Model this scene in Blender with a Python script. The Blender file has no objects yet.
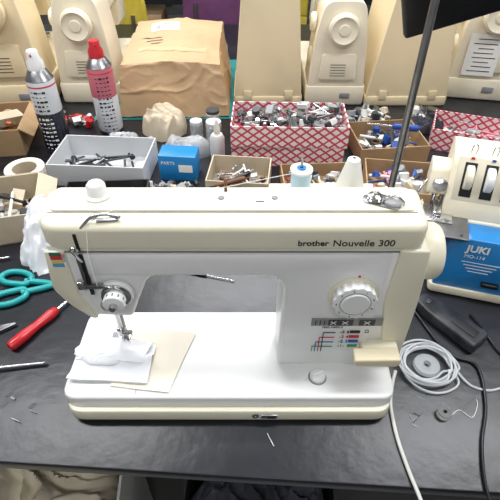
import bpy, bmesh, math, random
from mathutils import Vector, Matrix, noise, Euler
D2R=math.pi/180
sc=bpy.context.scene
COL=sc.collection

# ---------------------------------------------------------------- materials
def lin(c):
    out=[]
    for v in c[:3]:
        v/=255.0
        out.append(v/12.92 if v<=0.04045 else ((v+0.055)/1.055)**2.4)
    return (out[0],out[1],out[2],1)
MC={}
def mat(name,col,rough=.5,metal=0,var=0.0,vscale=20,bump=0.0,bscale=200,col2=None,alpha=1,trans=0,emit=None,coat=0):
    if name in MC: return MC[name]
    m=bpy.data.materials.new(name); m.use_nodes=True
    nt=m.node_tree; b=nt.nodes['Principled BSDF']
    b.inputs['Base Color'].default_value=lin(col)
    b.inputs['Roughness'].default_value=rough
    b.inputs['Metallic'].default_value=metal
    if trans: b.inputs['Transmission Weight'].default_value=trans
    if coat: b.inputs['Coat Weight'].default_value=coat
    if alpha<1: b.inputs['Alpha'].default_value=alpha
    if emit:
        b.inputs['Emission Color'].default_value=lin(col); b.inputs['Emission Strength'].default_value=emit
    tc=nt.nodes.new('ShaderNodeTexCoord')
    if var>0 or col2:
        n=nt.nodes.new('ShaderNodeTexNoise'); n.inputs['Scale'].default_value=vscale; n.inputs['Detail'].default_value=5
        nt.links.new(tc.outputs['Object'],n.inputs['Vector'])
        r=nt.nodes.new('ShaderNodeValToRGB')
        r.color_ramp.elements[0].position=.35; r.color_ramp.elements[1].position=.68
        c=lin(col)
        if col2: c2=lin(col2)
        else: c2=tuple(max(0,v*(1-var)) for v in c[:3])+(1,)
        r.color_ramp.elements[0].color=c; r.color_ramp.elements[1].color=c2
        nt.links.new(n.outputs['Fac'],r.inputs['Fac']); nt.links.new(r.outputs['Color'],b.inputs['Base Color'])
    if bump>0:
        n2=nt.nodes.new('ShaderNodeTexNoise'); n2.inputs['Scale'].default_value=bscale; n2.inputs['Detail'].default_value=4
        nt.links.new(tc.outputs['Object'],n2.inputs['Vector'])
        bp=nt.nodes.new('ShaderNodeBump'); bp.inputs['Strength'].default_value=bump; bp.inputs['Distance'].default_value=.3/bscale
        nt.links.new(n2.outputs['Fac'],bp.inputs['Height']); nt.links.new(bp.outputs['Normal'],b.inputs['Normal'])
    MC[name]=m; return m

def diamond_mat(name,c1,c2,scale,th=.36):
    m=bpy.data.materials.new(name); m.use_nodes=True; nt=m.node_tree; b=nt.nodes['Principled BSDF']
    b.inputs['Roughness'].default_value=.55
    tc=nt.nodes.new('ShaderNodeTexCoord'); s=nt.nodes.new('ShaderNodeSeparateXYZ')
    nt.links.new(tc.outputs['Object'],s.inputs[0])
    def mth(op,a,b_):
        n=nt.nodes.new('ShaderNodeMath'); n.operation=op
        for i,v in enumerate((a,b_)):
            if isinstance(v,(int,float)): n.inputs[i].default_value=v
            else: nt.links.new(v,n.inputs[i])
        return n.outputs[0]
    h=mth('ADD',s.outputs[0],s.outputs[1])
    h2=mth('MULTIPLY',h,.75)
    a=mth('ADD',h2,s.outputs[2]); c=mth('SUBTRACT',h2,s.outputs[2])
    def wav(x):
        return mth('ABSOLUTE',mth('SUBTRACT',mth('FRACT',mth('MULTIPLY',x,scale),0),.5),0)
    mn=mth('MAXIMUM',wav(a),wav(c))
    g=mth('GREATER_THAN',mn,th)
    mix=nt.nodes.new('ShaderNodeMix'); mix.data_type='RGBA'
    nt.links.new(g,mix.inputs[0]); mix.inputs[6].default_value=lin(c1); mix.inputs[7].default_value=lin(c2)
    nt.links.new(mix.outputs[2],b.inputs['Base Color'])
    return m

CREAM=mat('cream_plastic',(231,226,204),.36,var=.04,vscale=6)
WHITE=mat('white_enamel',(235,236,235),.30,var=.03,vscale=8)
OLD=mat('aged_cream_plastic',(238,220,182),.38,var=.08,vscale=7)
OLD2=mat('ivory_plastic',(238,229,205),.38,var=.07,vscale=7)
CHROME=mat('chrome',(200,200,202),.22,1)
STEEL=mat('steel',(150,150,152),.35,1,var=.2,vscale=60)
DARK=mat('dark_gap',(18,18,20),.6)
BLACK=mat('black_plastic',(22,22,25),.35)
GREYP=mat('grey_panel',(134,136,136),.4)
GREYM=mat('mid_grey_plastic',(150,152,154),.5,var=.2)
GREYD=mat('grey_dark',(62,64,67),.5,var=.2)
CARD=mat('cardboard',(174,143,106),.85,var=.22,vscale=14,bump=.2)
CARD2=mat('pale_cardboard',(202,188,164),.85,var=.18,vscale=14,bump=.2)
CARDW=mat('whiteboard_card',(218,218,214),.8,var=.12,vscale=16)
PAPER=mat('white_paper',(240,239,234),.8,var=.06)
KRAFT=mat('kraft_paper',(196,164,126),.7,var=.14,vscale=7,bump=.3,bscale=24)
CLOTHW=mat('white_cotton',(244,246,250),.95)
CLOTHB=mat('beige_interlining',(243,236,220),.95)
CLOTHG=mat('grey_cloth',(74,77,86),.95,var=.3,vscale=30,bump=.3,bscale=300)
BLUE=mat('blue_plastic',(32,130,196),.35)
BLUED=mat('deep_blue',(28,70,150),.4)
TEAL=mat('teal_plastic',(20,150,150),.35)
GREEN=mat('green_plastic',(40,165,90),.35)
RED=mat('red_plastic',(186,34,42),.3)
ORANGE=mat('orange_plastic',(200,110,60),.4)
PINK=mat('pink_card',(214,130,146),.6)
YEL=mat('yellow_fabric',(196,176,58),.8,var=.2)
PURP=mat('purple_fabric',(104,58,100),.85,var=.25)
BROWN=mat('wood_handle',(112,70,40),.5,var=.3,vscale=40)
CLEAR=mat('clear_plastic',(222,228,231),.22,alpha=.33)
FILM=mat('plastic_film',(228,232,234),.30,alpha=.42)
TUBE=mat('milky_tube',(228,232,235),.2,alpha=.50)
TAPE=mat('masking_tape',(228,225,214),.6)
BRASS=mat('brass',(170,140,80),.35,1)
INK=mat('ink',(30,30,36),.6)
DIAM=diamond_mat('diamond_pattern_card',(234,222,220),(196,66,88),46,.36)

# ---------------------------------------------------------------- geometry helpers
def grp(name,loc=(0,0,0),rz=0,rot=None,scale=1):
    e=bpy.data.objects.new(name,None); e.empty_display_size=.02
    e.location=loc; e.rotation_euler=rot if rot else (0,0,rz*D2R); e.scale=(scale,)*3
    COL.objects.link(e); return e
def fin(name,bm,m,parent,loc=(0,0,0),rot=(0,0,0),ang=38,flat=False):
    bmesh.ops.recalc_face_normals(bm,faces=bm.faces)
    for f in bm.faces: f.smooth=not flat
    for e in bm.edges:
        if len(e.link_faces)==2 and e.calc_face_angle(0)>ang*D2R: e.smooth=False
    me=bpy.data.meshes.new(name); bm.to_mesh(me); bm.free()
    for mm in (m if isinstance(m,(list,tuple)) else [m]): me.materials.append(mm)
    o=bpy.data.objects.new(name,me); COL.objects.link(o)
    o.location=loc; o.rotation_euler=[a*D2R for a in rot]
    if parent: o.parent=parent
    return o
def bevall(bm,w,seg=2,ang=30):
    if w<=0: return
    es=[e for e in bm.edges if len(e.link_faces)==2 and e.calc_face_angle(0)>ang*D2R]
    bmesh.ops.bevel(bm,geom=es,offset=w,segments=seg,profile=.5,affect='EDGES',clamp_overlap=True)
def box(name,m,parent,c,s,rot=(0,0,0),bev=.002,seg=2,top=None):
    bm=bmesh.new(); bmesh.ops.create_cube(bm,size=1)
    for v in bm.verts:
        kx,ky=(top if top and v.co.z>0 else (1,1))
        v.co=Vector((v.co.x*s[0]*kx,v.co.y*s[1]*ky,v.co.z*s[2]))
    bevall(bm,bev,seg)
    return fin(name,bm,m,parent,c,rot)
def rpoly(pts,r,seg=5):
    n=len(pts); out=[]
    for i in range(n):
        p=Vector(pts[i]); a=Vector(pts[i-1]); b=Vector(pts[(i+1)%n])
        rr=r[i] if isinstance(r,(list,tuple)) else r
        if rr<=0: out.append(tuple(p)); continue
        d1=(a-p); d2=(b-p); l=min(rr,d1.length*.45,d2.length*.45)
        p1=p+d1.normalized()*l; p2=p+d2.normalized()*l
        for k in range(seg+1):
            t=k/seg; q=(1-t)**2*p1+2*t*(1-t)*p+t*t*p2; out.append((q.x,q.y))
    return out
def prism(name,m,parent,pts,axis,a,b,bev=.002,seg=2,loc=(0,0,0),rot=(0,0,0),bang=30):
    bm=bmesh.new()
    def mk(p,d):
        if axis=='y': return (p[0],d,p[1])
        if axis=='x': return (d,p[0],p[1])
        return (p[0],p[1],d)
    va=[bm.verts.new(mk(p,a)) for p in pts]; vb=[bm.verts.new(mk(p,b)) for p in pts]
    bm.faces.new(va); bm.faces.new(vb[::-1]); n=len(pts)
    for i in range(n): bm.faces.new((va[i],va[(i+1)%n],vb[(i+1)%n],vb[i]))
    bmesh.ops.recalc_face_normals(bm,faces=bm.faces)
    bevall(bm,bev,seg,bang)
    return fin(name,bm,m,parent,loc,rot)
def lathe(name,m,parent,prof,loc=(0,0,0),rot=(0,0,0),n=32,ang=38):
    bm=bmesh.new(); rings=[]
    for r,z in prof:
        if r<1e-6: rings.append([bm.verts.new((0,0,z))])
        else: rings.append([bm.verts.new((r*math.cos(2*math.pi*i/n),r*math.sin(2*math.pi*i/n),z)) for i in range(n)])
    for A,B in zip(rings,rings[1:]):
        if len(A)==1 and len(B)==1: continue
        for i in range(n):
            j=(i+1)%n
            if len(A)==1: bm.faces.new((A[0],B[i],B[j]))
            elif len(B)==1: bm.faces.new((A[i],A[j],B[0]))
            else: bm.faces.new((A[i],A[j],B[j],B[i]))
    return fin(name,bm,m,parent,loc,rot,ang)
AX={'z':(0,0,0),'x':(0,90,0),'y':(90,0,0)}
def cyl(name,m,parent,c,r,h,axis='z',bev=.001,n=28,r2=None,rot=None):
    r2=r if r2 is None else r2
    b=min(bev,h*.3,r*.3)
    prof=[(0,-h/2),(r-b,-h/2),(r,-h/2+b),(r2,h/2-b),(r2-b,h/2),(0,h/2)]
    return lathe(name,m,parent,prof,c,rot if rot else AX[axis],n)
def catmull(P,closed=False,k=8):
    P=[Vector(p) for p in P]; n=len(P); out=[]
    rng=range(n if closed else n-1)
    for i in rng:
        if closed: a,b,c,d=P[i-1],P[i],P[(i+1)%n],P[(i+2)%n]
        else: a,b,c,d=P[max(i-1,0)],P[i],P[i+1],P[min(i+2,n-1)]
        for j in range(k):
            t=j/k
            out.append(.5*((2*b)+(-a+c)*t+(2*a-5*b+4*c-d)*t*t+(-a+3*b-3*c+d)*t**3))
    if not closed: out.append(P[-1])
    return out
def evalmesh(name,cu,m,parent,loc,rot):
    t=bpy.data.objects.new('tmp',cu); COL.objects.link(t)
    dg=bpy.context.evaluated_depsgraph_get(); dg.update()
    me=bpy.data.meshes.new_from_object(t.evaluated_get(dg)); me.name=name
    bpy.data.objects.remove(t); bpy.data.curves.remove(cu)
    me.materials.clear(); me.materials.append(m)
    o=bpy.data.objects.new(name,me); COL.objects.link(o); o.location=loc; o.rotation_euler=[a*D2R for a in rot]
    if parent: o.parent=parent
    return o
def tube(name,m,parent,P,r,closed=False,loc=(0,0,0),rot=(0,0,0),smooth=True):
    pts=catmull(P,closed) if smooth else [Vector(p) for p in P]
    cu=bpy.data.curves.new(name,'CURVE'); cu.dimensions='3D'; cu.bevel_depth=r; cu.bevel_resolution=3; cu.use_fill_caps=True
    s=cu.splines.new('POLY'); s.points.add(len(pts)-1); s.use_cyclic_u=closed
    for i,p in enumerate(pts): s.points[i].co=(p.x,p.y,p.z,1)
    o=evalmesh(name,cu,m,parent,loc,rot)
    for p in o.data.polygons: p.use_smooth=True
    return o
def text(name,s,m,parent,loc,size,rot=(90,0,0),align='LEFT',bold=0):
    cu=bpy.data.curves.new(name,'FONT'); cu.body=s; cu.size=size; cu.extrude=.0002; cu.align_x=align; cu.offset=bold
    return evalmesh(name,cu,m,parent,loc,rot)
def sheet(name,m,parent,C,z,amp=.003,th=.0012,n=36,freq=25,seed=0,zf=None):
    bm=bmesh.new(); C=[Vector((c[0],c[1],0)) for c in C]; G=[]
    for i in range(n+1):
        row=[]
        for j in range(n+1):
            u=i/n; w=j/n
            p=C[0]*(1-u)*(1-w)+C[1]*u*(1-w)+C[2]*u*w+C[3]*(1-u)*w
            q=Vector((p.x*freq,p.y*freq,seed))
            h=noise.noise(q)*.6+.4*(1-abs(noise.noise(q*1.9)))
            p.x+=noise.noise(q*.7+Vector((5,0,0)))*amp*1.2; p.y+=noise.noise(q*.7+Vector((0,9,0)))*amp*1.2
            p.z=z+max(0,h)*amp+(zf(u,w) if zf else 0)
            row.append(bm.verts.new(p))
        G.append(row)
    fs=[]
    for i in range(n):
        for j in range(n): fs.append(bm.faces.new((G[i][j],G[i+1][j],G[i+1][j+1],G[i][j+1])))
    bmesh.ops.recalc_face_normals(bm,faces=bm.faces)
    low=[[bm.verts.new(v.co-Vector((0,0,th))) for v in row] for row in G]
    for i in range(n):
        for j in range(n): bm.faces.new((low[i][j],low[i][j+1],low[i+1][j+1],low[i+1][j]))
        bm.faces.new((G[i][0],low[i][0],low[i+1][0],G[i+1][0])); bm.faces.new((G[i][n],G[i+1][n],low[i+1][n],low[i][n]))
        bm.faces.new((G[0][i],G[0][i+1],low[0][i+1],low[0][i])); bm.faces.new((G[n][i],low[n][i],low[n][i+1],G[n][i+1]))
    return fin(name,bm,m,parent,ang=60)
def rag(name,m,parent,c,s,seed=0,rz=0,freq=2.0,n=70,sharp=1.0):
    """a heap of cloth / film: folded sheet domed over itself, edges lying on the support"""
    bm=bmesh.new(); G=[]
    for i in range(n+1):
        row=[]
        for j in range(n+1):
            x=-1+2*i/n; y=-1+2*j/n
            px=x*math.sqrt(1-y*y*.42); py=y*math.sqrt(1-x*x*.42)
            q=Vector((px*freq,py*freq,seed*7.3))
            wx=noise.noise(q*.8+Vector((3,1,0))); wy=noise.noise(q*.8+Vector((0,7,2)))
            q2=Vector((px*freq*1.6+wx*1.6,py*freq*.7+wy*1.6,seed*3.1))
            r1=1-min(1,abs(noise.noise(q2))*3.0)
            r2=1-min(1,abs(noise.noise(q2*2.1+Vector((4,4,4))))*3.2)
            dome=max(0,(1-x**4))**.6*max(0,(1-y**4))**.6
            big=.62+.5*noise.noise(q*.7)
            z=s[2]*(dome*big+dome*.30*r1*sharp+dome*.12*r2*sharp)
            ed=1+.14*noise.noise(q*1.3)+.05*r1
            row.append(bm.verts.new((px*s[0]/2*ed,py*s[1]/2*ed,max(0,z)+.0006)))
        G.append(row)
    for i in range(n):
        for j in range(n): bm.faces.new((G[i][j],G[i+1][j],G[i+1][j+1],G[i][j+1]))
    return fin(name,bm,m,parent,c,(0,0,rz),ang=80)
def drape(name,m,parent,c,rx,ry,h,seed=0,folds=7,rz=0,lean=(0,0)):
    bm=bmesh.new(); N=110; T=34; R=[]
    for k in range(T+1):
        t=k/T
        r=(.05+.62*min(1,t*3.2)**.6*.75+.42*t**1.5) if t>0 else .02
        z=h*(1-t**1.25)
        ring=[]
        for i in range(N):
            a=2*math.pi*i/N
            n1=noise.noise(Vector((math.cos(a)*1.6,math.sin(a)*1.6,seed+t*1.1)))
            f=math.cos(folds*a+n1*5+t*1.0)
            f=(1-abs(f))*1.0-.3
            rr=r*(1+.20*min(1,t*2)*f+.28*n1)
            zz=z*(1+.10*noise.noise(Vector((math.cos(a)*1.2,math.sin(a)*1.2,seed+9))))
            zz+=h*.05*(1-abs(noise.noise(Vector((math.cos(a)*2.5,math.sin(a)*2.5,t*5+seed)))*3))*(1 if 0<t<.95 else 0)
            ring.append(bm.verts.new((rr*rx*math.cos(a)+lean[0]*(1-t),rr*ry*math.sin(a)+lean[1]*(1-t),max(0.0005,zz))))
        R.append(ring)
    for A,B in zip(R,R[1:]):
        for i in range(N): bm.faces.new((A[i],A[(i+1)%N],B[(i+1)%N],B[i]))
    bm.faces.new(R[0])
    return fin(name,bm,m,parent,c,(0,0,rz),ang=80)
def addprim(bm,kind,M,mi,seg=12):
    if kind=='box': r=bmesh.ops.create_cube(bm,size=1,matrix=M)
    else: r=bmesh.ops.create_cone(bm,cap_ends=True,segments=seg,radius1=.5,radius2=.5 if kind=='cyl' else .3,depth=1,matrix=M)
    vs=set(r['verts'])
    for f in {f for v in vs for f in v.link_faces}: f.material_index=mi
def clutter(name,mats,parent,x0,x1,y0,y1,z0,z1,n,seed,smin=.008,smax=.025,rods=.3):
    R=random.Random(seed); bm=bmesh.new()
    for i in range(n):
        s=R.uniform(smin,smax); k=R.random()
        e=(R.uniform(-.4,.4),R.uniform(-.4,.4),R.uniform(0,6.28))
        if k<rods:
            L=s*R.uniform(2.5,4.5); S=(s*.3,s*.3,L); kind='cyl'; e=(1.57+R.uniform(-.15,.15),0,R.uniform(0,6.28)); hl=L*.5
        elif k<rods+.35: S=(s,s,s*R.uniform(.5,1.4)); kind=R.choice(['cyl','cone']); hl=s*.6
        else: S=(s*R.uniform(.8,2),s,s*R.uniform(.2,.8)); kind='box'; hl=s
        hx=min(hl,(x1-x0)*.45); hy=min(hl,(y1-y0)*.45)
        p=Vector((R.uniform(x0+hx,x1-hx),R.uniform(y0+hy,y1-hy),R.uniform(z0+s*.8,max(z0+s*.8,z1))))
        M=Matrix.Translation(p)@Euler(e).to_matrix().to_4x4()@Matrix.Diagonal((S[0],S[1],S[2],1))
        addprim(bm,kind,M,R.randrange(len(mats)))
    lo=min(v.co.z for v in bm.verts)
    for v in bm.verts: v.co.z+=z0-lo+.0002
    return fin(name,bm,mats,parent)
def tray(parent,m,sx,sy,h,th=.003,flaps=0):
    bm=bmesh.new()
    def cb(c,s,R=None):
        M=Matrix.Translation(c)@(R if R else Matrix.Identity(4))@Matrix.Diagonal((s[0],s[1],s[2],1))
        bmesh.ops.create_cube(bm,size=1,matrix=M)
    cb((0,0,th/2),(sx,sy,th))
    cb((sx/2-th/2,0,h/2),(th,sy,h)); cb((-sx/2+th/2,0,h/2),(th,sy,h))
    cb((0,sy/2-th/2,h/2),(sx-2*th,th,h)); cb((0,-sy/2+th/2,h/2),(sx-2*th,th,h))
    if flaps:
        f=flaps
        for sg,an in ((1,35),(-1,-50)):
            Rm=Matrix.Rotation(an*D2R,4,'Y')
            cb((sg*(sx/2+f*.5*math.cos(an*D2R)),0,h-f*.5*math.sin(abs(an)*D2R)),(f,sy*.96,th),Rm)
        Rm=Matrix.Rotation(-30*D2R,4,'X')
        cb((0,sy/2+f*.43,h-f*.25),(sx*.96,f,th),Rm)
    return fin('walls',bm,m,parent,flat=True)
def openbox(name,m,loc,rz,sx,sy,h,mats=None,n=30,seed=1,flaps=0,smax=.022,over=.006,rods=.3,smin=.008):
    g=grp(name,loc,rz); tray(g,m,sx,sy,h,flaps=flaps)
    if mats: clutter('contents',mats,g,-sx/2+.006,sx/2-.006,-sy/2+.006,sy/2-.006,.004,h+over-.012,n,seed,smin=smin,smax=smax,rods=rods)
    return g

# ---------------------------------------------------------------- room
FZ=-.72
def slab(name,m,x0,x1,y0,y1,z0,z1):
    return box(name,m,None,((x0+x1)/2,(y0+y1)/2,(z0+z1)/2),(x1-x0,y1-y0,z1-z0),bev=0)
WALL=mat('wall_paint',(196,197,194),.8,var=.04,vscale=2)
slab('floor',mat('vinyl_floor',(84,83,82),.45,var=.2,vscale=4),-3.2,3.2,-2.4,4.8,FZ-.05,FZ)
slab('ceiling',mat('ceiling_white',(228,229,229),.9),-3.2,3.2,-2.4,4.8,1.95,2.0)
slab('wall_back',WALL,-3.2,3.2,4.8,4.9,FZ,1.95)
slab('wall_front',WALL,-3.2,3.2,-2.5,-2.4,FZ,1.95)
slab('wall_left',WALL,-3.3,-3.2,-2.4,4.8,FZ,1.95)
slab('wall_right',WALL,3.2,3.3,-2.4,4.8,FZ,1.95)
slab('baseboard_back',GREYD,-3.2,3.2,4.785,4.8,FZ,FZ+.08)

# ---------------------------------------------------------------- workbench
TM=mat('black_mat_top',(20,22,27),.34,col2=(33,35,42),vscale=6,bump=.10,bscale=35)
wb=grp('workbench',(0,0,0))
prism('table_top',TM,wb,[(-1.25,-.012),(1.5,-.180),(1.5,1.86),(-1.25,1.86)],'z',-.012,-.0002,bev=.002)
prism('edge_board',mat('edge_laminate',(92,92,96),.35),wb,[(-1.25,-.008),(1.5,-.176),(1.5,1.86),(-1.25,1.86)],'z',-.030,-.0122,bev=.001)
for i,(x,y) in enumerate([(-1.2,.06),(1.44,-.05),(-1.2,1.8),(1.44,1.8)]):
    box('leg_%d'%(i+1),GREYD,wb,(x,y,(FZ-.030)/2),(.05,.05,-FZ-.030),bev=.003)

# ---------------------------------------------------------------- main sewing machine
sm=grp('sewing_machine',(0,0,0))
bedp=rpoly([(-.272,0),(.210,0),(.212,.162),(-.268,.162)],.022,6)
prism('bed_top',WHITE,sm,bedp,'z',.030,.056,bev=.004,seg=3)
bedl=rpoly([(-.270,-.009),(.208,-.009),(.210,.166),(-.266,.166)],.026,6)
prism('bed_lower',CREAM,sm,bedl,'z',.008,.0335,bev=.004,seg=2)
for i,(x,y) in enumerate([(-.19,.012),(.165,.012),(-.22,.145),(.165,.145)]):
    cyl('rubber_foot_%d'%(i+1),BLACK,sm,(x,y,.0045),.012,.009)
body=[(-.244,.297),(-.251,.225),(-.236,.195),(-.212,.168),(-.160,.166),(-.150,.192),(-.128,.245),(.044,.245),(.040,.054),(.214,.054),(.206,.297)]
rr=[.0,.012,.03,.014,.006,.02,.016,.030,.012,.006,0]
prism('body_casting',WHITE,sm,rpoly(body,rr,6),'y',.058,.132,bev=.006,seg=3)
topp=rpoly([(-.246,.055),(.208,.055),(.213,.136),(-.256,.136)],[.024,.016,.014,.02],6)
prism('top_cover',CREAM,sm,topp,'z',.287,.327,bev=.009,seg=4)
lid=rpoly([(-.238,.083),(.196,.083),(.198,.130),(-.242,.130)],.008,4)
prism('top_lid',CREAM,sm,lid,'z',.3265,.3295,bev=.001)
SEAM=mat('seam_shadow_plastic',(130,127,114),.6)
prism('lid_seam',SEAM,sm,[(-.240,.0805),(.198,.0805),(.198,.0822),(-.240,.0822)],'z',.3262,.3274,bev=0)
prism('cover_seam',SEAM,sm,rpoly([(-.2455,.0565),(.2075,.0565),(.2125,.1345),(-.2545,.1345)],[.024,.016,.014,.02],6),'z',.2855,.2875,bev=0)
prism('face_cover',CREAM,sm,rpoly([(-.246,.288),(-.253,.224),(-.238,.193),(-.214,.166),(-.206,.167),(-.222,.215),(-.222,.288)],[0,.01,.02,.006,.003,.01,0]),'y',.0545,.128,bev=.003)
prism('end_cap',CREAM,sm,rpoly([(.180,.290),(.176,.200),(.192,.085),(.196,.056),(.221,.056),(.222,.200),(.216,.290)],[0,.02,.02,.003,.006,.04,0]),'y',.0535,.137,bev=.006,seg=3)
prism('white_front_panel',WHITE,sm,rpoly([(-.218,.284),(-.205,.250),(.030,.250),(.048,.236),(.048,.100),(.165,.095),(.172,.284)],[.004,.01,.02,.02,.008,.02,.004]),'y',.0545,.060,bev=.0018)
hw=[(0,0),(.028,0),(.036,.003),(.038,.008),(.038,.022),(.035,.027),(.020,.028),(.018,.031),(.0,.031)]
lathe('handwheel',CREAM,sm,hw,(.217,.100,.250),(0,90,0),36)
text('brand_text','brother',INK,sm,(.056,.0542,.2985),.0115,bold=.00022)
text('model_text','Nouvelle 300',INK,sm,(.097,.0542,.2980),.0135,bold=.0001)
for i,c in enumerate([(60,110,90),(200,60,60),(230,200,120),(90,160,200)]):
    box('sticker_%d'%i,mat('sticker%d'%i,c,.5),sm,(-.2335,.054,.285-.006*i),(.014,.0006,.0055),bev=0)
for i in range(3):
    box('sticker_side_%d'%i,mat('stickb%d'%i,[(230,150,160),(150,200,220),(240,240,235)][i],.5),sm,(-.2245,.054,.283-.007*i),(.003,.0008,.006),bev=0)
box('takeup_slot',DARK,sm,(-.203,.0540,.250),(.0050,.003,.070),bev=.001)
box('takeup_slot_upper',DARK,sm,(-.2035,.0546,.303),(.0040,.003,.026),bev=.001)
tube('takeup_lever',CHROME,sm,[(-.203,.052,.275),(-.204,.044,.292),(-.206,.040,.304),(-.202,.040,.307),(-.200,.043,.300)],.0017)
box('lever_blade',STEEL,sm,(-.206,.050,.262),(.003,.003,.050),bev=.0005)
tube('top_thread_guide',CHROME,sm,[(-.195,.058,.322),(-.182,.062,.334),(-.165,.064,.338),(-.150,.066,.332),(-.162,.072,.329)],.002)
box('top_guide_plate',STEEL,sm,(-.165,.066,.3285),(.024,.007,.002),rot=(0,0,8),bev=.0006)
cyl('guide_screw',STEEL,sm,(-.182,.072,.3285),.004,.004)
box('thread_plate',STEEL,sm,(-.196,.0515,.233),(.030,.006,.006),bev=.001)
box('thread_plate_lower',CHROME,sm,(-.212,.051,.236),(.010,.008,.014),bev=.002)
tube('thread_hook',CHROME,sm,[(-.192,.052,.233),(-.180,.046,.238),(-.172,.046,.233)],.0015)
tube('check_spring',CHROME,sm,[(-.186,.05,.215),(-.192,.044,.205),(-.186,.042,.196),(-.180,.044,.203)],.0012)
T=(-.171,.0545,.219)
lathe('tension_dial',WHITE,sm,[(0,0),(.022,0),(.022,.004),(.020,.006),(.0,.006)],T,(90,0,0))
lathe('tension_discs',CHROME,sm,[(0,.005),(.017,.005),(.019,.007),(.012,.009),(.018,.011),(.013,.013),(0,.013)],T,(90,0,0))
lathe('tension_knob',WHITE,sm,[(0,.012),(.014,.012),(.0145,.020),(.013,.023),(.006,.024),(0,.024)],T,(90,0,0))
cyl('tension_post',CHROME,sm,(T[0],T[1]-.027,T[2]),.005,.008,'y')
for i in range(12):
    a=i/12*6.283
    box('tension_tick_%d'%i,INK,sm,(T[0]+.0142*math.cos(a),T[1]-.018,T[2]+.0142*math.sin(a)),(.0012,.004,.0012),bev=0)
cyl('needle_bar',CHROME,sm,(-.194,.088,.130),.0035,.085)
cyl('needle_clamp',CHROME,sm,(-.194,.088,.098),.0065,.014,bev=.002)
cyl('clamp_screw',STEEL,sm,(-.184,.084,.099),.0035,.014,'x')
cyl('needle',CHROME,sm,(-.194,.088,.075),.0008,.036,n=10)
cyl('presser_bar',STEEL,sm,(-.194,.099,.120),.004,.105)
box('presser_shank',STEEL,sm,(-.194,.096,.080),(.010,.008,.022),bev=.002)
prism('presser_foot',CHROME,sm,rpoly([(-.205,.070),(-.202,.060),(-.197,.060),(-.197,.078),(-.191,.078),(-.191,.060),(-.186,.060),(-.183,.070),(-.184,.104),(-.204,.104)],.002,3),'z',.0695,.0722,bev=.0006)
tube('presser_lifter',CHROME,sm,[(-.19,.135,.16),(-.175,.14,.15),(-.165,.14,.140)],.003)
cyl('needle_clamp_guide',STEEL,sm,(-.204,.090,.150),.003,.03)
box('needle_plate',STEEL,sm,(-.195,.095,.0563),(.050,.045,.0012),bev=.0004)
box('slide_plate_seam',GREYP,sm,(-.1655,.075,.0562),(.0008,.14,.0006),bev=0)
Dl=(.134,.0545,.213)
lathe('dial_collar',CREAM,sm,[(0,0),(.033,0),(.033,.002),(.031,.003),(0,.003)],Dl,(90,0,0),40)
def knurl(name,m,parent,r,h,loc,n=18,depth=.0012):
    pts=[]
    N=n*6
    for i in range(N):
        a=2*math.pi*i/N; q=r-depth*(.5+.5*math.cos(n*a)); pts.append((q*math.cos(a),q*math.sin(a)))
    return prism(name,m,parent,pts,'z',0,h,bev=.0010,loc=loc,rot=(90,0,0),bang=60)
knurl('dial_knob',WHITE,sm,.0290,.014,(Dl[0],Dl[1]-.002,Dl[2]),16,.0018)
lathe('dial_groove',GREYP,sm,[(.0195,0),(.0204,0),(.0204,.0005),(.0195,.0005),(.0195,0)],(Dl[0],Dl[1]-.0158,Dl[2]),(90,0,0))
cyl('dial_cap',WHITE,sm,(Dl[0],Dl[1]-.0165,Dl[2]),.0185,.003,'y')
for i in range(9):
    a=(20+i*40)*D2R
    text('dial_num_%d'%i,str(i%8),INK,sm,(Dl[0]+.0240*math.cos(a)-.0015,Dl[1]-.0162,Dl[2]+.0240*math.sin(a)-.0018),.0046)
cyl('dial_mark',RED,sm,(.137,.0540,.2475),.0018,.001,'y')
cyl('lock_screw',STEEL,sm,(.102,.054,.165),.003,.002,'y')
box('stitch_panel',GREYP,sm,(.133,.0535,.160),(.098,.0022,.015),bev=.0008)
box('stitch_panel_window',GREYD,sm,(.124,.0522,.160),(.034,.0008,.012),bev=0)
box('panel_window_right',GREYD,sm,(.160,.0522,.160),(.022,.0008,.012),bev=0)
for k,x0 in enumerate([.114,.130,.160]):
    for s in (-1,1):
        box('panel_cross_%d_%d'%(k,s),PAPER,sm,(x0,.0516,.160),(.010,.0006,.0010),rot=(0,s*40,0),bev=0)
for k,x0 in enumerate([.090,.096,.102]): box('panel_tick_%d'%k,INK,sm,(x0,.0522,.160),(.0012,.0006,.009),bev=0)
cc=[(30,30,36),(200,50,50),(50,90,180),(40,150,90)]
for i,c in enumerate(cc):
    M_=mat('chart%d'%i,c,.5); z=.140-.0105*i
    box('chart_bar_%d'%i,M_,sm,(.102-.0025*i+.010,.0538,z-.004),(.016+.004*i,.0008,.0013),bev=0)
    box('chart_stem_%d'%i,M_,sm,(.103-.0045*i,.0538,(z-.004+.094)/2),(.0013,.0008,abs(z-.004-.094)+.001),bev=0)
    text('chart_label_%d'%i,['-5 6-','-3 4-','-2 3-','-1-'][i],M_,sm,(.126,.0536,z-.005),.0085,bold=.0001)
    box('chart_sign_%d'%i,M_,sm,(.147,.0537,z-.002),(.014,.0008,.0055),bev=0)
text('feed_label','FEED NEEDLE',INK,sm,(.100,.0537,.1465),.0048)
text('omega_mark','\u03a9',INK,sm,(.160,.0537,.1360),.009)
prism('lever_base',CREAM,sm,rpoly([(.156,.118),(.158,.098),(.206,.098),(.210,.118)],.005),'y',.030,.058,bev=.003)
prism('reverse_lever',mat('lever_cream',(226,215,184),.35),sm,rpoly([(.142,.126),(.143,.112),(.200,.110),(.206,.114),(.206,.126),(.200,.128)],.004),'y',.014,.036,bev=.004,seg=3)
g_=(.100,.034,.056)
lathe('drop_feed_collar',GREYM,sm,[(0,0),(.0135,0),(.0135,.0008),(0,.0008)],g_)
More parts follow.
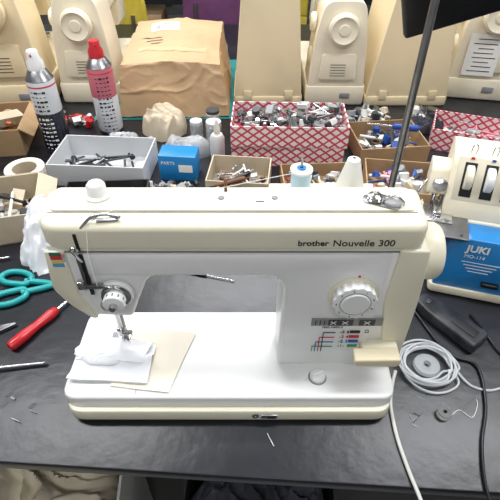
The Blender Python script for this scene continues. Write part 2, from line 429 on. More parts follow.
lathe('drop_feed_knob',WHITE,sm,[(0,.001),(.0115,.001),(.0115,.006),(.010,.0075),(0,.0075)],g_)
box('knob_grip',WHITE,sm,(.100,.034,.066),(.020,.005,.006),rot=(0,0,25),bev=.0015)
cyl('front_screw',GREYD,sm,(.008,-.0095,.022),.005,.003,'y')
cyl('front_screw_centre',CHROME,sm,(.008,-.0110,.022),.0025,.002,'y')
box('knee_lift_socket',STEEL,sm,(.028,-.0095,.022),(.024,.004,.009),bev=.001)
box('socket_hole',DARK,sm,(.031,-.0118,.022),(.012,.0012,.005),bev=0)
lathe('pressure_dial',WHITE,sm,[(0,0),(.015,0),(.016,.003),(.0145,.005),(.012,.006),(.0115,.017),(.009,.020),(0,.020)],(-.186,.112,.328))
box('spool_bracket',CREAM,sm,(.095,.150,.3045),(.14,.044,.006),bev=.002)
for i,x in enumerate((.066,.131)):
    cyl('spool_pin_%d'%i,STEEL,sm,(x,.156,.331),.0018,.047)
for i,x in enumerate([-.035,.030]):
    cyl('lid_screw_%d'%i,GREYP,sm,(x,.107,.330),.004,.002)
box('lid_slot',DARK,sm,(.012,.100,.3297),(.010,.002,.0006),bev=0)
cyl('auxiliary_pin',BROWN,sm,(-.030,.122,.338),.002,.018)
prism('pretension_plate',STEEL,sm,rpoly([(.136,.098),(.174,.080),(.184,.098),(.162,.114),(.138,.112)],.005),'z',.3297,.3312,bev=.0004)
lathe('pretension_disc',CHROME,sm,[(0,0),(.008,0),(.009,.002),(.006,.004),(.009,.006),(.006,.008),(.003,.009),(.003,.014),(0,.014)],(.150,.102,.331))
tube('pretension_loop',CHROME,sm,[(.160,.096,.332),(.164,.093,.342),(.172,.089,.344),(.180,.087,.338),(.182,.088,.332)],.0016)
ts=grp('thread_spool',(.066,.156,.3078))
lathe('spool_body',mat('blue_thread',(186,214,232),.7,bump=.3,bscale=800),ts,[(.0022,.003),(.0125,.004),(.013,.010),(.013,.022),(.0125,.029),(.0022,.029)])
lathe('spool_flange_low',WHITE,ts,[(.0022,0),(.0145,0),(.0145,.0035),(.0022,.0045)])
lathe('spool_flange_top',WHITE,ts,[(.0022,.0285),(.0145,.0295),(.0145,.0325),(.005,.033),(.0022,.033)])
lathe('spool_top_ring',BLUE,ts,[(.0022,.0333),(.006,.0333),(.006,.0345),(.0022,.0345)])
tcn=grp('thread_cone',(.131,.156,.3078))
lathe('cone_thread',mat('white_thread',(232,232,228),.8,bump=.3,bscale=700),tcn,[(.0022,0),(.019,0),(.0195,.002),(.008,.046),(.0022,.048)])
tube('needle_thread',mat('thread_line',(235,235,235),.8),sm,[(.066,.142,.345),(-.05,.10,.345),(-.17,.066,.336),(-.190,.05,.300),(-.190,.045,.24)],.0004)

# ---------------------------------------------------------------- fabrics on the bed
sheet('interlining_sheet',CLOTHB,None,[(-.205,.018),(-.118,.008),(-.086,.114),(-.190,.138)],.0583,.0022,.0008,seed=4,freq=18)
fc=grp('folded_white_cloth',(0,0,0))
def fold(u,w): return .0045*math.exp(-((w-.42-.15*u)/.10)**2)+.004*math.exp(-((w-.75+.1*u)/.08)**2)*(u)
sheet('cloth_under',CLOTHW,fc,[(-.268,.026),(-.150,.020),(-.147,.086),(-.256,.092)],.0635,.004,.002,seed=1,zf=fold)
sheet('cloth_over',CLOTHW,fc,[(-.262,.060),(-.160,.050),(-.150,.084),(-.246,.100)],.0705,.0045,.002,seed=7,zf=lambda u,w:.003*math.sin(3.1*w)-.003*(1-math.sin(3.14*u)))
rag('cloth_fold',CLOTHW,fc,(-.228,.068,.0685),(.075,.040,.010),seed=3,rz=-8,n=50,sharp=.6,freq=1.3)

# ---------------------------------------------------------------- pole lamp
dl=grp('desk_lamp',(.209,.222,0))
lathe('lamp_base',BLACK,dl,[(0,0),(.035,0),(.036,.004),(.033,.010),(.009,.014),(.009,.022),(0,.022)])
cyl('pole',STEEL,dl,(0,0,.31),.0050,.60)
cyl('pole_collar',STEEL,dl,(0,0,.235),.0085,.05,bev=.003)
box('lamp_head',BLACK,dl,(.075,.038,.592),(.24,.014,.20),rot=(8,-17,0),bev=.004)
box('lamp_bracket',BLACK,dl,(.006,.014,.58),(.03,.05,.025),bev=.003)

# ---------------------------------------------------------------- stored machines
def old_machine(name,loc,rz,m,m2,s=1):
    g=grp(name,loc,rz,scale=s)
    prism('base',m,g,rpoly([(-.40,-.09),(0,-.09),(0,.09),(-.40,.09)],.015),'z',.0005,.06,bev=.006)
    prism('pillar',m,g,rpoly([(-.084,.055),(.084,.055),(.074,.20),(.060,.295),(-.050,.295),(-.072,.20)],[.004,.004,.05,.03,.03,.05]),'x',-.125,-.004,bev=.010,seg=3)
    prism('arm',m,g,rpoly([(-.052,.205),(.052,.205),(.055,.29),(-.048,.29)],.02),'x',-.36,-.10,bev=.006)
    prism('head',m,g,rpoly([(-.058,.13),(.048,.13),(.055,.292),(-.052,.292)],.018),'x',-.385,-.30,bev=.008)
    prism('side_panel',m2,g,rpoly([(-.055,.08),(.055,.08),(.050,.155),(-.050,.155)],.01),'x',-.004,.002,bev=.002)
    lathe('handwheel',m2,g,[(0,0),(.036,0),(.042,.005),(.044,.012),(.042,.022),(.036,.026),(.030,.022),(.016,.021),(.014,.024),(0,.025)],(-.004,.004,.225),(0,90,0))
    for i in range(5): box('vent_%d'%i,GREYD,g,(.0022,0,.093+.008*i),(.001,.045,.0016),bev=0)
    box('power_socket',GREYM,g,(.001,.03,.032),(.004,.030,.016),bev=.002)
    for i,(x,z) in enumerate([(-.06,.225),(-.06,.13)]):
        lathe('front_dial_%d'%i,m2,g,[(0,0),(.027,0),(.027,.008),(.022,.014),(0,.015)],(x,-.070,z),(90,0,0))
    cyl('needle_bar',CHROME,g,(-.345,0,.10),.004,.09)
    box('presser_foot',CHROME,g,(-.345,0,.066),(.02,.03,.010),bev=.002)
    tube('carry_handle',m2,g,[(-.24,0,.288),(-.235,0,.31),(-.19,0,.318),(-.145,0,.31),(-.14,0,.288)],.007)
    return g
old_machine('stored_sewing_machine',(-.497,1.075,0),-90,OLD2,OLD2,1.05)
old_machine('stored_sewing_machine',(-.722,1.03,0),-86,OLD,OLD,1.26)
old_machine('stored_sewing_machine',(.262,1.06,0),-91,OLD2,OLD2,1.02)
m6=old_machine('stored_sewing_machine',(.715,1.10,0),-101,OLD2,OLD2,1.12)
box('instruction_label',PAPER,m6,(.0022,-.012,.125),(.0012,.085,.110),bev=0)
for i in range(8): box('manual_line_%d'%i,INK,m6,(.0032,-.012+.004*(i%2),.083+.012*i),(.0006,.060-.01*(i%3),.0018),bev=0)
old_machine('stored_sewing_machine',(1.06,1.02,0),-112,OLD,OLD2)

def hard_case(name,loc,rz,w,d,h,m,tw=.7,rad=.05):
    g=grp(name,loc,rz)
    prism('shell',m,g,rpoly([(-w/2,.015),(w/2,.015),(w/2*tw,h),(-w/2*tw,h)],[.004,.004,rad,rad],8),'y',-d/2,d/2,bev=.018,seg=4)
    prism('bottom_tray',m,g,rpoly([(-w/2-.002,-d/2-.006),(w/2+.002,-d/2-.006),(w/2+.002,d/2+.006),(-w/2-.002,d/2+.006)],.02),'z',.0005,.03,bev=.004)
    tube('handle',m,g,[(-.05,0,h-.004),(-.048,0,h+.02),(0,0,h+.028),(.048,0,h+.02),(.05,0,h-.004)],.007)
    for i,x in enumerate((-w*.3,w*.3)): box('latch_%d'%i,m,g,(x,-d/2-.005,.035),(.025,.006,.03),bev=.002)
    return g
hard_case('machine_hard_case',(.056,1.17,0),0,.21,.22,.37,OLD,.72)
hard_case('machine_hard_case',(.486,1.18,0),0,.255,.24,.36,OLD,.62,rad=.12)

# ---------------------------------------------------------------- kraft parcel
pc=grp('paper_parcel',(-.230,1.17,0.003),1)
bm=bmesh.new(); bmesh.ops.create_cube(bm,size=1); bmesh.ops.subdivide_edges(bm,edges=bm.edges,cuts=44,use_grid_fill=True)
for v in bm.verts:
    x,y,z=v.co
    h=.160
    k=1-.16*(z+.5)
    q=Vector((x*3.2,y*3.2,z*2.0)); wq=noise.noise(q*.8)
    cr=lambda f,o:(1-min(1,abs(noise.noise(q*f+Vector((o+wq,wq,o))))*5))**2
    n_=noise.noise(q*.8)*.007+cr(.7,1)*.005+cr(1.5,4)*.0028-.003
    p=Vector((x*.335*k,y*.40*k,(z+.5)*h+.012*(1-4*x*x)*(z+.5)-.030*(z+.5)*max(0,-y)))
    nv=Vector((x,y,z)).normalized()
    p+=nv*n_
    p.z=max(p.z,0); v.co=p
pb_=fin('parcel_body',bm,KRAFT,pc,ang=50)
def topz(x,y):   # height of the parcel's top at local x,y
    ok,co,no,ix=pb_.ray_cast(Vector((x,y,.5)),Vector((0,0,-1)))
    return co.z if ok else .15
bpy.context.view_layer.update()
def decal(name,m,x0,y0,sx,sy,n=10,off=.0012,rz=0):
    bm=bmesh.new(); G=[]
    c,s=math.cos(rz*D2R),math.sin(rz*D2R)
    for i in range(n+1):
        row=[]
        for j in range(n+1):
            a=(i/n-.5)*sx; b=(j/n-.5)*sy; X=x0+a*c-b*s; Y=y0+a*s+b*c
            row.append(bm.verts.new((X,Y,topz(X,Y)+off)))
        G.append(row)
    for i in range(n):
        for j in range(n): bm.faces.new((G[i][j],G[i+1][j],G[i+1][j+1],G[i][j+1]))
    return fin(name,bm,m,pc)
decal('label',PAPER,-.040,.095,.090,.070,rz=5)
for i in range(5): decal('label_line_%d'%i,INK,-.042,.073+.011*i,.066-.014*(i%2),.0030,off=.0020,rz=5)
for i in range(3): decal('stamp_line_%d'%i,GREYD,-.07+.010*i,-.01-.018*i,.06-.01*i,.0035,off=.0014,rz=10)
decal('fold_tape',mat('parcel_tape',(206,178,140),.3),0,-.085,.20,.022,n=24,off=.0010)
cm=sheet('cutting_mat',mat('teal_mat',(30,130,130),.6),None,[(-.47,.96),(.0,.97),(0,1.44),(-.45,1.44)],.0012,.0,.001,n=2)

# ---------------------------------------------------------------- spray cans
def spray(name,loc,c1,c2,cap,h=.25,r=.034,tilt=0):
    g=grp(name,loc,tilt)
    m1=mat(name+str(c1),c1,.25,.1,coat=.3); m2=mat(name+str(c2),c2,.3)
    lathe('can',STEEL,g,[(0,.002),(r-.004,0),(r,.003),(r-.001,.008),(r-.001,h*.74),(r,h*.745),(r-.003,h*.76),(r*.62,h*.83),(r*.55,h*.835),(0,h*.835)])
    lathe('label_lower',m1,g,[(r,.008),(r+.0004,.010),(r+.0004,h*.42),(r,h*.425)])
    lathe('label_upper',m2,g,[(r,h*.425),(r+.0004,h*.43),(r+.0004,h*.735),(r,h*.74)])
    lathe('label_band',mat(name+'band',(200,60,60),.3),g,[(r+.0002,h*.685),(r+.0007,h*.687),(r+.0007,h*.70),(r+.0002,h*.702)])
    lathe('cap',mat(name+'cap'+str(cap),cap,.3),g,[(0,h*.83),(r*.60,h*.83),(r*.58,h*.90),(r*.42,h*.94),(r*.40,h*.99),(r*.34,h),(0,h)])
    cyl('nozzle',RED,g,(0,-r*.38,h*.965),.003,.006,'y')
    R=random.Random(len(name)+int(c1[0]))
    for i in range(14):
        for a in (-100,-84,-68,-118):
            an=a*D2R; rr_=r+.0009; z=h*(.06+.045*i)
            if z>h*.68: continue
            dark=(z<h*.42 and c1[0]<100)
            box('print_%d_%d'%(i,a),PAPER if dark else INK,g,(rr_*math.cos(an),rr_*math.sin(an),z),(R.uniform(.004,.009),.0006,R.choice([.0015,.002,.005])),rot=(0,0,a+90),bev=0)
    return g
spray('spray_can',(-.522,.80,0),(30,34,48),(218,221,226),(230,230,230),.262,.034)
spray('spray_can',(-.402,.905,0),(212,214,220),(200,110,124),(190,40,50),.250,.034,20)

# ---------------------------------------------------------------- boxes and trays
openbox('parts_tray',mat('grey_tray',(204,206,208),.6),(-.365,.680,0),-4,.235,.145,.060,[BLACK,STEEL,GREYD,DARK,GREYD],30,3,smax=.024,over=-.014,rods=.6)
mt=grp('masking_tape_roll',(-.545,.625,0))
lathe('roll',TAPE,mt,[(.030,.002),(.046,0),(.047,.002),(.047,.044),(.046,.046),(.031,.046),(.030,.044),(.030,.002)])
lathe('core',CARD2,mt,[(.0285,.002),(.0302,.002),(.0302,.045),(.0285,.045),(.0285,.002)])
openbox('cardboard_box',CARD,(-.70,.83,0),8,.18,.17,.075,[RED,CARDW,ORANGE,BLACK,CARD2,CARD],34,8,flaps=.04,smax=.04,over=.012)
openbox('cardboard_box',CARD2,(-.545,.470,0),14,.17,.16,.070,[CARDW,STEEL,CARD2,DARK],24,9,flaps=.04,smax=.03)
openbox('cardboard_box',CARD,(-.765,.59,0),-12,.17,.17,.08,[CARDW,RED,BLACK,BLUED],26,19,flaps=.04,smax=.04)
openbox('cardboard_box',CARD2,(-.025,.605,0),-6,.145,.115,.055,[STEEL,BROWN,GREYM,GREYD,CARDW],34,12,smax=.018,over=.0)
openbox('cardboard_box',CARD,(.160,.590,0),3,.165,.13,.040,[CARDW,RED,STEEL,GREYM,GREYD,CARD2,CARDW],60,13,smax=.022,over=.004)
openbox('cardboard_box',CARD,(.355,.590,0),-8,.16,.14,.045,[CARDW,PINK,STEEL,GREYM,BLUED,CARDW,CARD2],60,14,smax=.026,over=.004)
openbox('black_tray',mat('black_tray',(40,40,44),.5),(-.33,.530,0),3,.19,.10,.040,[STEEL,DARK,GREYD,CARDW],36,15,smax=.018,over=0)
openbox('cardboard_box',CARD2,(-.135,.495,0),5,.15,.09,.035,[STEEL,GREYM,BROWN,GREYD],34,16,smax=.016,over=0,rods=.5)
openbox('patterned_box',DIAM,(.098,.770,0),-3,.285,.135,.056,[CARDW,DARK],8,21)
openbox('patterned_box',DIAM,(.100,.770,.0565),-2,.292,.140,.056,[CHROME,CHROME,STEEL,GREYM,CARDW,GREYD],190,22,smax=.020,over=.022,rods=.25)
openbox('patterned_box',DIAM,(.600,.815,0),-20,.20,.12,.060,[CARDW,STEEL,GREYM,PINK],40,23,over=.01)
openbox('patterned_box',DIAM,(.585,.650,0),-28,.18,.12,.060,[CARDW,PAPER,GREYM,PINK],40,24,over=.01)
openbox('cardboard_box',CARD,(.365,.785,0),6,.18,.15,.05,[GREYM,GREYD,BLUED,CARDW,STEEL,CARD2],60,26,smax=.026,over=.006,rods=.5)
bb=grp('blue_carton',(-.175,.665,0),-5)
box('carton',BLUE,bb,(0,0,.034),(.092,.055,.068),bev=.0015)
box('carton_label',PAPER,bb,(.02,-.0278,.035),(.034,.0006,.02),bev=0)
text('carton_text','PARTS',PAPER,bb,(-.040,-.0280,.045),.012)
def bag(name,loc,s,seed,rz=0):
    g=grp(name,loc,rz)
    rag('film',FILM,g,(0,0,0),s,seed=seed,freq=1.2,sharp=.45)
    clutter('contents',[STEEL,CARDW,GREYM,CHROME],g,-s[0]*.3,s[0]*.3,-s[1]*.3,s[1]*.3,0,s[2]*.25,30,seed+70,smin=.005,smax=.012)
bag('plastic_parts_bag',(-.170,.775,0),(.125,.085,.055),2,10)
bag('plastic_parts_bag',(-.350,.810,0),(.09,.08,.045),5)
bag('plastic_parts_bag',(-.285,.800,0),(.05,.06,.035),7)
rag('brown_paper_bag',CARD2,None,(-.245,.895,0),(.12,.12,.070),seed=6,rz=30,freq=1.2,sharp=.7)
def jar(name,loc,r,h,lid,seed):
    g=grp(name,loc)
    lathe('glass',CLEAR,g,[(0,.0005),(r,.001),(r,h*.82),(r*.85,h*.87),(r*.85,h*.9)])
    clutter('contents',[STEEL,CHROME,DARK,BRASS],g,-r*.6,r*.6,-r*.6,r*.6,.003,h*.5,22,seed,smin=.004,smax=.009)
    lathe('lid',lid,g,[(0,h*.88),(r*.92,h*.88),(r*.94,h*.9),(r*.94,h),(0,h)])
jar('parts_jar',(-.100,.835,0),.022,.060,CARDW,51)
jar('parts_jar',(-.105,.895,0),.020,.065,GREYD,52)
jar('parts_jar',(-.150,.860,0),.018,.050,CARDW,53)
gb=grp('glue_bottle',(-.085,.745,0))
lathe('bottle',CARDW,gb,[(0,0),(.018,0),(.019,.003),(.019,.06),(.014,.07),(.007,.073),(.007,.078),(0,.078)])
lathe('nozzle',TAPE,gb,[(.008,.076),(.008,.086),(.003,.110),(0,.111)])
clutter('loose_parts',[STEEL,CARDW,GREYM,GREYD,CARD2],None,-.27,-.12,.56,.625,0,.014,34,61,smin=.006,smax=.020)
clutter('loose_parts',[STEEL,CARDW,GREYM,GREYD,PINK,CARD2],None,.47,.58,.92,1.02,0,.02,30,63,smin=.010,smax=.03)
clutter('loose_parts',[STEEL,CARDW,GREYM,GREYD,CARD2],None,.26,.43,.90,1.01,0,.02,44,64,smin=.010,smax=.03)
clutter('loose_parts',[STEEL,CARDW,GREYM,GREYD,CARD2,RED],None,-.58,-.45,.90,.97,0,.02,26,65,smin=.010,smax=.025)
clutter('loose_parts',[STEEL,CARDW,GREYM,GREYD,CARD2],None,-.06,.2,.88,1.03,0,.02,50,66,smin=.010,smax=.03)

def handtool(name,a,b,r,mh,ms,frac=.55):
    a=Vector(a); b=Vector(b); d=b-a; L=d.length
    g=bpy.data.objects.new(name,None); g.empty_display_size=.02; COL.objects.link(g)
    g.location=a; g.rotation_euler=d.to_track_quat('Z','Y').to_euler()
    h=L*frac
    lathe('handle',mh,g,[(0,0),(r*.7,0),(r,r*.5),(r*1.02,h*.3),(r*.8,h*.55),(r,h*.85),(r*.75,h*.97),(r*.45,h),(0,h)],n=20)
    lathe('shaft',ms,g,[(0,h*.98),(r*.32,h*.98),(r*.30,L*.96),(r*.36,L*.98),(r*.1,L),(0,L)],n=14)
    return g
handtool('wooden_brush',(-.01,.545,.068),(-.15,.515,.047),.006,BROWN,BLACK,.5)
handtool('wooden_brush',(.0,.565,.070),(-.12,.500,.048),.006,BLACK,STEEL,.5)
handtool('screwdriver',(.44,.77,.072),(.31,.81,.066),.009,BLUED,CHROME,.5)
handtool('screwdriver',(-.405,.122,.0102),(-.318,.262,.0060),.0098,RED,CHROME,.62)
handtool('screwdriver',(-.50,.070,.0102),(-.335,.094,.006),.0098,RED,CHROME,.5)
handtool('screwdriver',(-.64,.31,.0102),(-.49,.35,.006),.0098,RED,CHROME,.75)
handtool('seam_ripper',(-.14,.315,.0042),(-.03,.285,.0036),.0035,STEEL,CHROME,.5)

def scissors(name,loc,rz,mh,scale=1):
    g=grp(name,loc,rz,scale=scale)
    for s in (-1,1):
        P=[(-.085,s*.008,.007),(-.105,s*.010,.007),(-.130,s*.018,.007),(-.140,s*.034,.007),(-.125,s*.046,.007),(-.098,s*.042,.007),(-.078,s*.026,.007)]
        tube('handle_loop_%d'%s,mh,g,P,.0062,closed=True)
        tube('handle_neck_%d'%s,mh,g,[(-.088,s*.016,.007),(-.05,s*.008,.007),(-.02,-s*.002,.007)],.0062)
        prism('blade_%d'%s,CHROME,g,[(-.03,-s*.006),(.0,-s*.008),(.09,s*.004),(.0,s*.006),(-.03,s*.006)],'z',.006+.0015*s,.008+.0015*s,bev=.0003)
    cyl('pivot',STEEL,g,(0,0,.0085),.005,.006)
    return g
scissors('scissors',(-.350,.275,0),6,TEAL,.95)
def pliers(name,loc,rz,mh,scale=1):
    g=grp(name,loc,rz,scale=scale)
    for s in (-1,1):
        tube('grip_%d'%s,mh,g,[(-.12,s*.022,.008),(-.09,s*.026,.008),(-.05,s*.017,.008),(-.018,s*.006,.008)],.0072)
        prism('jaw_%d'%s,STEEL,g,rpoly([(-.022,-s*.004),(-.012,s*.012),(.008,s*.010),(.045,s*.003),(.045,s*.0005),(0,s*.0005)],.002),'z',.003,.013,bev=.001)
    cyl('pivot',STEEL,g,(0,0,.009),.007,.012)
    return g
pliers('pliers',(-.440,.165,0),25,BLACK,.6)
pliers('pliers',(-.300,.345,0),-35,GREEN,.55)
pliers('pliers',(.545,.150,0),100,BLACK,.9)
scissors('scissors',(-.53,.24,0),20,TEAL,.7)
drape('white_cotton_glove',CLOTHW,None,(-.415,.360,0),.050,.050,.125,seed=11,folds=5,lean=(.005,.03))

# ---------------------------------------------------------------- right: overlock machine
ov=grp('overlock_machine',(.342,.262,0),-16)
BL=mat('blue_enamel',(34,124,190),.3)
prism('base_plate',OLD2,ov,rpoly([(-.005,-.004),(.235,-.004),(.235,.175),(-.005,.175)],.012),'z',.004,.022,bev=.003)
for i,(x,y) in enumerate([(.015,.01),(.21,.01),(.015,.155),(.21,.155)]): cyl('foot_%d'%i,BLACK,ov,(x,y,.0023),.008,.004)
prism('front_cover',BL,ov,rpoly([(.0,.018),(.205,.018),(.205,.138),(.030,.138),(.008,.110)],[.006,.006,.012,.012,.01]),'y',0,.05,bev=.005)
text('cover_text','JUKI',PAPER,ov,(.036,-.0006,.112),.020,bold=.0006)
text('cover_text_small','MO-114',PAPER,ov,(.036,-.0006,.098),.010)
for i in range(4): box('cover_rule_%d'%i,PAPER,ov,(.068,-.0004,.088-.007*i),(.065-.01*i,.0006,.0012),bev=0)
box('cover_knob',BLACK,ov,(.095,-.004,.045),(.03,.01,.008),bev=.002)
prism('body',OLD2,ov,rpoly([(.0,.018),(.0,.122),(.03,.142),(.228,.142),(.228,.018)],.008),'y',.048,.165,bev=.008,seg=3)
prism('tension_tower',OLD2,ov,rpoly([(.050,.135),(.056,.160),(.100,.245),(.160,.250),(.165,.135)],[.002,.02,.025,.02,.002],5),'x',-.014,.225,bev=.008,seg=3)
tilt=-27
zc=.205; yc=.0795
box('tension_panel',mat('panel_ivory',(222,214,192),.4),ov,(.070,yc+.0008,zc),(.150,.004,.076),rot=(tilt,0,0),bev=.001)
for i in range(4):
    x=.012+.034*i
    box('tension_slot_%d'%i,DARK,ov,(x+.004,yc-.0012,zc),(.020,.003,.060),rot=(tilt,0,0),bev=.001)
    lathe('tension_wheel_%d'%i,[CREAM,WHITE][i%2],ov,[(0,-.0065),(.020,-.0065),(.022,-.005),(.022,.005),(.020,.0065),(0,.0065)],(x+.004,yc+.004,zc+.002),(0,90,0),24)
    for k in range(3): box('wheel_mark_%d_%d'%(i,k),INK,ov,(x+.004,yc-.0162+.003*abs(k-1)+.002*k,zc+.002+.009*(k-.6)),(.008,.001,.0012),rot=(tilt,0,0),bev=0)
    box('colour_dot_%d'%i,[RED,BLUED,GREEN,ORANGE][i],ov,(x+.004,yc+.0145,zc+.034),(.006,.001,.004),rot=(tilt,0,0),bev=0)
    tube('thread_eye_%d'%i,CHROME,ov,[(x,.105,.243),(x,.104,.256),(x+.004,.104,.260),(x+.008,.104,.256),(x+.008,.105,.243)],.0012)
prism('needle_head',OLD2,ov,rpoly([(.072,.168),(.135,.168),(.135,.215),(.095,.215)],.010),'x',-.045,-.012,bev=.005,seg=3)
box('work_table',STEEL,ov,(-.005,.030,.141),(.075,.080,.004),bev=.001)
box('cloth_plate',CHROME,ov,(-.020,.050,.1445),(.05,.05,.003),bev=.001)
cyl('needle_bar',CHROME,ov,(-.030,.084,.165),.004,.05)
cyl('presser_bar',STEEL,ov,(-.018,.080,.168),.004,.05)
box('presser_foot',CHROME,ov,(-.022,.062,.150),(.014,.045,.008),bev=.002)
lathe('thread_disc',CHROME,ov,[(0,0),(.010,0),(.012,.003),(.007,.005),(.012,.008),(.004,.010),(0,.010)],(-.028,.074,.190),(60,0,0))
tube('presser_lever',CHROME,ov,[(-.045,.10,.18),(-.055,.09,.17),(-.06,.08,.155)],.003)
for i,(x,y) in enumerate([(-.030,.0),(.020,.0),(.020,.055)]): cyl('plate_screw_%d'%i,GREYD,ov,(x,y,.1435),.003,.001)
box('table_post',STEEL,ov,(-.005,.060,.080),(.015,.05,.118),bev=.002)
lathe('handwheel',BLACK,ov,[(0,0),(.045,0),(.05,.006),(.05,.018),(.042,.022),(0,.022)],(.233,.10,.11),(0,90,0))
rag('grey_cloth',CLOTHG,None,(.80,.83,0),(.17,.13,.13),seed=14)
rag('grey_cloth',CLOTHG,None,(.50,.895,.0),(.13,.045,.04),seed=15)
rag('white_rag',CLOTHW,None,(.47,.50,0),(.10,.07,.05),seed=16)
rag('crumpled_tissue',PAPER,None,(.275,.470,0),(.10,.07,.05),seed=18)
rag('crumpled_tissue',PAPER,None,(.370,.480,0),(.06,.06,.04),seed=19)

# ---------------------------------------------------------------- right foreground
ct=grp('coiled_tube',(.290,.090,0))
P=[]
for i in range(85):
    a=i/85*7*2*math.pi; t=i//12
    r=.041-.003*math.sin(a*.37)+.006*math.sin(t*2.4)+.004*math.sin(a*1.3)
    P.append((r*math.cos(a)*1.0+.004*math.sin(t*1.7),r*math.sin(a)*.92+.004*math.cos(t*2.9),.0028+.0018*t+.0015*(1+math.sin(a*2+t))))
tube('coil',TUBE,ct,P,.0018)
lathe('centre_disc',CLEAR,ct,[(.006,.001),(.020,.001),(.022,.004),(.020,.009),(.006,.010),(.006,.001)])
tube('tail',TUBE,ct,[(.045,-.01,.006),(.06,-.035,.0025),(.085,-.045,.0025),(.11,-.04,.0025)],.002)
box('tail_plug',mat('clear_blue_plug',(150,200,225),.2,alpha=.7),ct,(.122,-.038,.005),(.024,.010,.008),rot=(0,0,10),bev=.002)
WC=mat('white_cable',(215,214,208),.5)
tube('white_cable',WC,None,[(.234,.075,.012),(.226,.055,.006),(.216,.02,.0035),(.214,-.03,.0035),(.219,-.08,.0035),(.226,-.125,.0036),(.230,-.170,-.01),(.230,-.180,-.08),(.231,-.182,-.25)],.0028)
tube('black_cable',BLACK,None,[(.255,.27,.005),(.29,.235,.004),(.330,.12,.004),(.372,.09,.004),(.362,.02,.004),(.335,-.04,.004),(.318,-.10,.004),(.315,-.17,.0),(.315,-.185,-.08),(.315,-.188,-.25)],.0022)
tube('black_cable',BLACK,None,[(.40,.20,.004),(.41,.17,.004),(.42,.12,.004),(.45,.07,.004),(.50,.02,.004),(.58,-.02,.004)],.002)
bo=grp('bobbin',(.293,.004,0))
lathe('bobbin_body',CHROME,bo,[(.003,0),(.0105,0),(.0105,.0012),(.004,.0015),(.004,.0095),(.0105,.010),(.0105,.011),(.003,.011),(.003,0)])
lathe('bobbin_thread',mat('white_thread',(226,226,220),.8),bo,[(.004,.0016),(.009,.0016),(.009,.0094),(.004,.0094)])
tube('thread_tail',mat('thread_line',(235,235,235),.8),None,[(.306,.004,.001),(.32,.012,.001),(.335,.0,.001),(.35,.02,.001),(.352,.03,.001)],.0005)
kl=grp('knee_lifter',(.350,.178,0),128)
prism('pad',mat('worn_black',(26,27,31),.4,col2=(62,64,68),vscale=30),kl,rpoly([(-.065,-.024),(.03,-.020),(.065,-.014),(.065,.014),(.03,.020),(-.065,.024)],.008),'z',.0005,.024,bev=.005,seg=3)
cyl('rod',STEEL,kl,(.085,0,.012),.005,.05,'x')
cyl('pad_screw',STEEL,kl,(.045,0,.025),.005,.004)
box('pad_recess',DARK,kl,(-.03,0,.0245),(.045,.018,.002),bev=.0006)
clutter('thread_scraps',[CARDW,STEEL,GREYD],None,-.42,-.30,-.02,.05,0,.0,10,41,smin=.002,smax=.005,rods=.6)
clutter('metal_shavings',[STEEL,GREYD,CARDW],None,.235,.27,-.03,.03,0,0,4,44,smin=.002,smax=.004,rods=.7)
cyl('loose_needle',STEEL,None,(.03,-.035,.0011),.0009,.022,rot=(90,0,25),n=8)

# ---------------------------------------------------------------- under the bench
cb=grp('storage_carton',(-.42,-.04,FZ),4)
tray(cb,CARDW,.36,.30,.46,th=.005)
rag('beige_cloth',mat('beige_cloth',(218,208,184),.95,var=.12),cb,(0,0,.38),(.33,.28,.16),seed=21,sharp=.7)
cb2=grp('storage_carton',(.02,.04,FZ),-3)
tray(cb2,GREYD,.32,.26,.34,th=.005)
rag('dark_cloth',CLOTHG,cb2,(0,0,.26),(.29,.24,.14),seed=23)

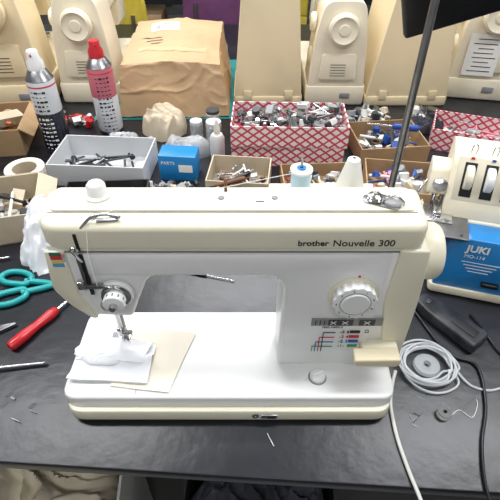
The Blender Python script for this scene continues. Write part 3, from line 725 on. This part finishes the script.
# ---------------------------------------------------------------- chairs, shelf behind
def chair(name,loc,rz,m):
    g=grp(name,loc,rz)
    prism('seat',m,g,rpoly([(-.20,-.20),(.20,-.20),(.19,.20),(-.19,.20)],.06),'z',.42,.47,bev=.015,seg=3)
    prism('backrest',m,g,rpoly([(-.19,.56),(.19,.56),(.17,.86),(-.17,.86)],.07),'y',.19,.225,bev=.012,seg=3)
    for i,(x,y) in enumerate([(-.17,-.17),(.17,-.17),(-.17,.19),(.17,.19)]):
        cyl('leg_%d'%i,STEEL,g,(x,y,.211),.011,.42)
    for i,x in enumerate((-.12,.12)): tube('back_post_%d'%i,STEEL,g,[(x,.16,.43),(x,.235,.47),(x,.235,.62),(x,.228,.75)],.009)
    return g
chair('chair',(-.60,2.12,FZ),172,YEL)
chair('chair',(-.16,2.30,FZ),186,PURP)
chair('chair',(.25,2.75,FZ),170,YEL)
sh=grp('storage_shelf',(.2,3.7,FZ))
for i in range(3): box('shelf_%d'%i,GREYD,sh,(0,0,.02+.45*i),(3.2,.4,.03),bev=.002)
for i,x in enumerate((-1.58,1.58)): box('side_%d'%i,GREYD,sh,(x,0,.5),(.03,.4,1.0),bev=.002)
for i in range(9):
    box('carton_%d'%i,[CARD,BLUED,CARDW,BLACK,CARD2][i%5],sh,(-1.35+.33*i,0,.50+.12),(.26,.3,.20+.03*(i%3)),bev=.003)
    box('carton_low_%d'%i,[BLACK,CARD,GREYD,CARDW][i%4],sh,(-1.35+.33*i,0,.04+.12),(.28,.3,.22),bev=.003)

# ---------------------------------------------------------------- lights
EM=mat('tube_light',(246,248,252),.5,emit=4)
for (x,y,en) in [(-1.2,.3,26),(1.1,.2,26),(-.1,1.35,36),(-1.5,2.6,24),(1.4,2.6,24),(-.1,-1.3,17)]:
    g=grp('ceiling_light',(x,y,1.95))
    box('housing',PAPER,g,(0,0,-.02),(1.25,.22,.04),bev=.003)
    box('diffuser',EM,g,(0,0,-.043),(1.2,.17,.006),bev=.001)
    L=bpy.data.lights.new('ceiling_area','AREA'); L.shape='RECTANGLE'; L.size=1.2; L.size_y=.2; L.energy=en; L.color=(.98,.985,1.0)
    o=bpy.data.objects.new('lamp_area',L); COL.objects.link(o); o.location=(0,0,-.055); o.parent=g
w=bpy.data.worlds.new('World'); sc.world=w; w.use_nodes=True
w.node_tree.nodes['Background'].inputs[0].default_value=(.85,.87,.9,1); w.node_tree.nodes['Background'].inputs[1].default_value=.5

# ---------------------------------------------------------------- camera
cd=bpy.data.cameras.new('camera'); cam=bpy.data.objects.new('camera',cd); COL.objects.link(cam)
cam.location=(0,-.369,.673); cam.rotation_euler=((90-42)*D2R,0,0)
cd.sensor_width=36; cd.lens=36*480/500; cd.clip_start=.02
sc.camera=cam
sc.view_settings.view_transform='Standard'
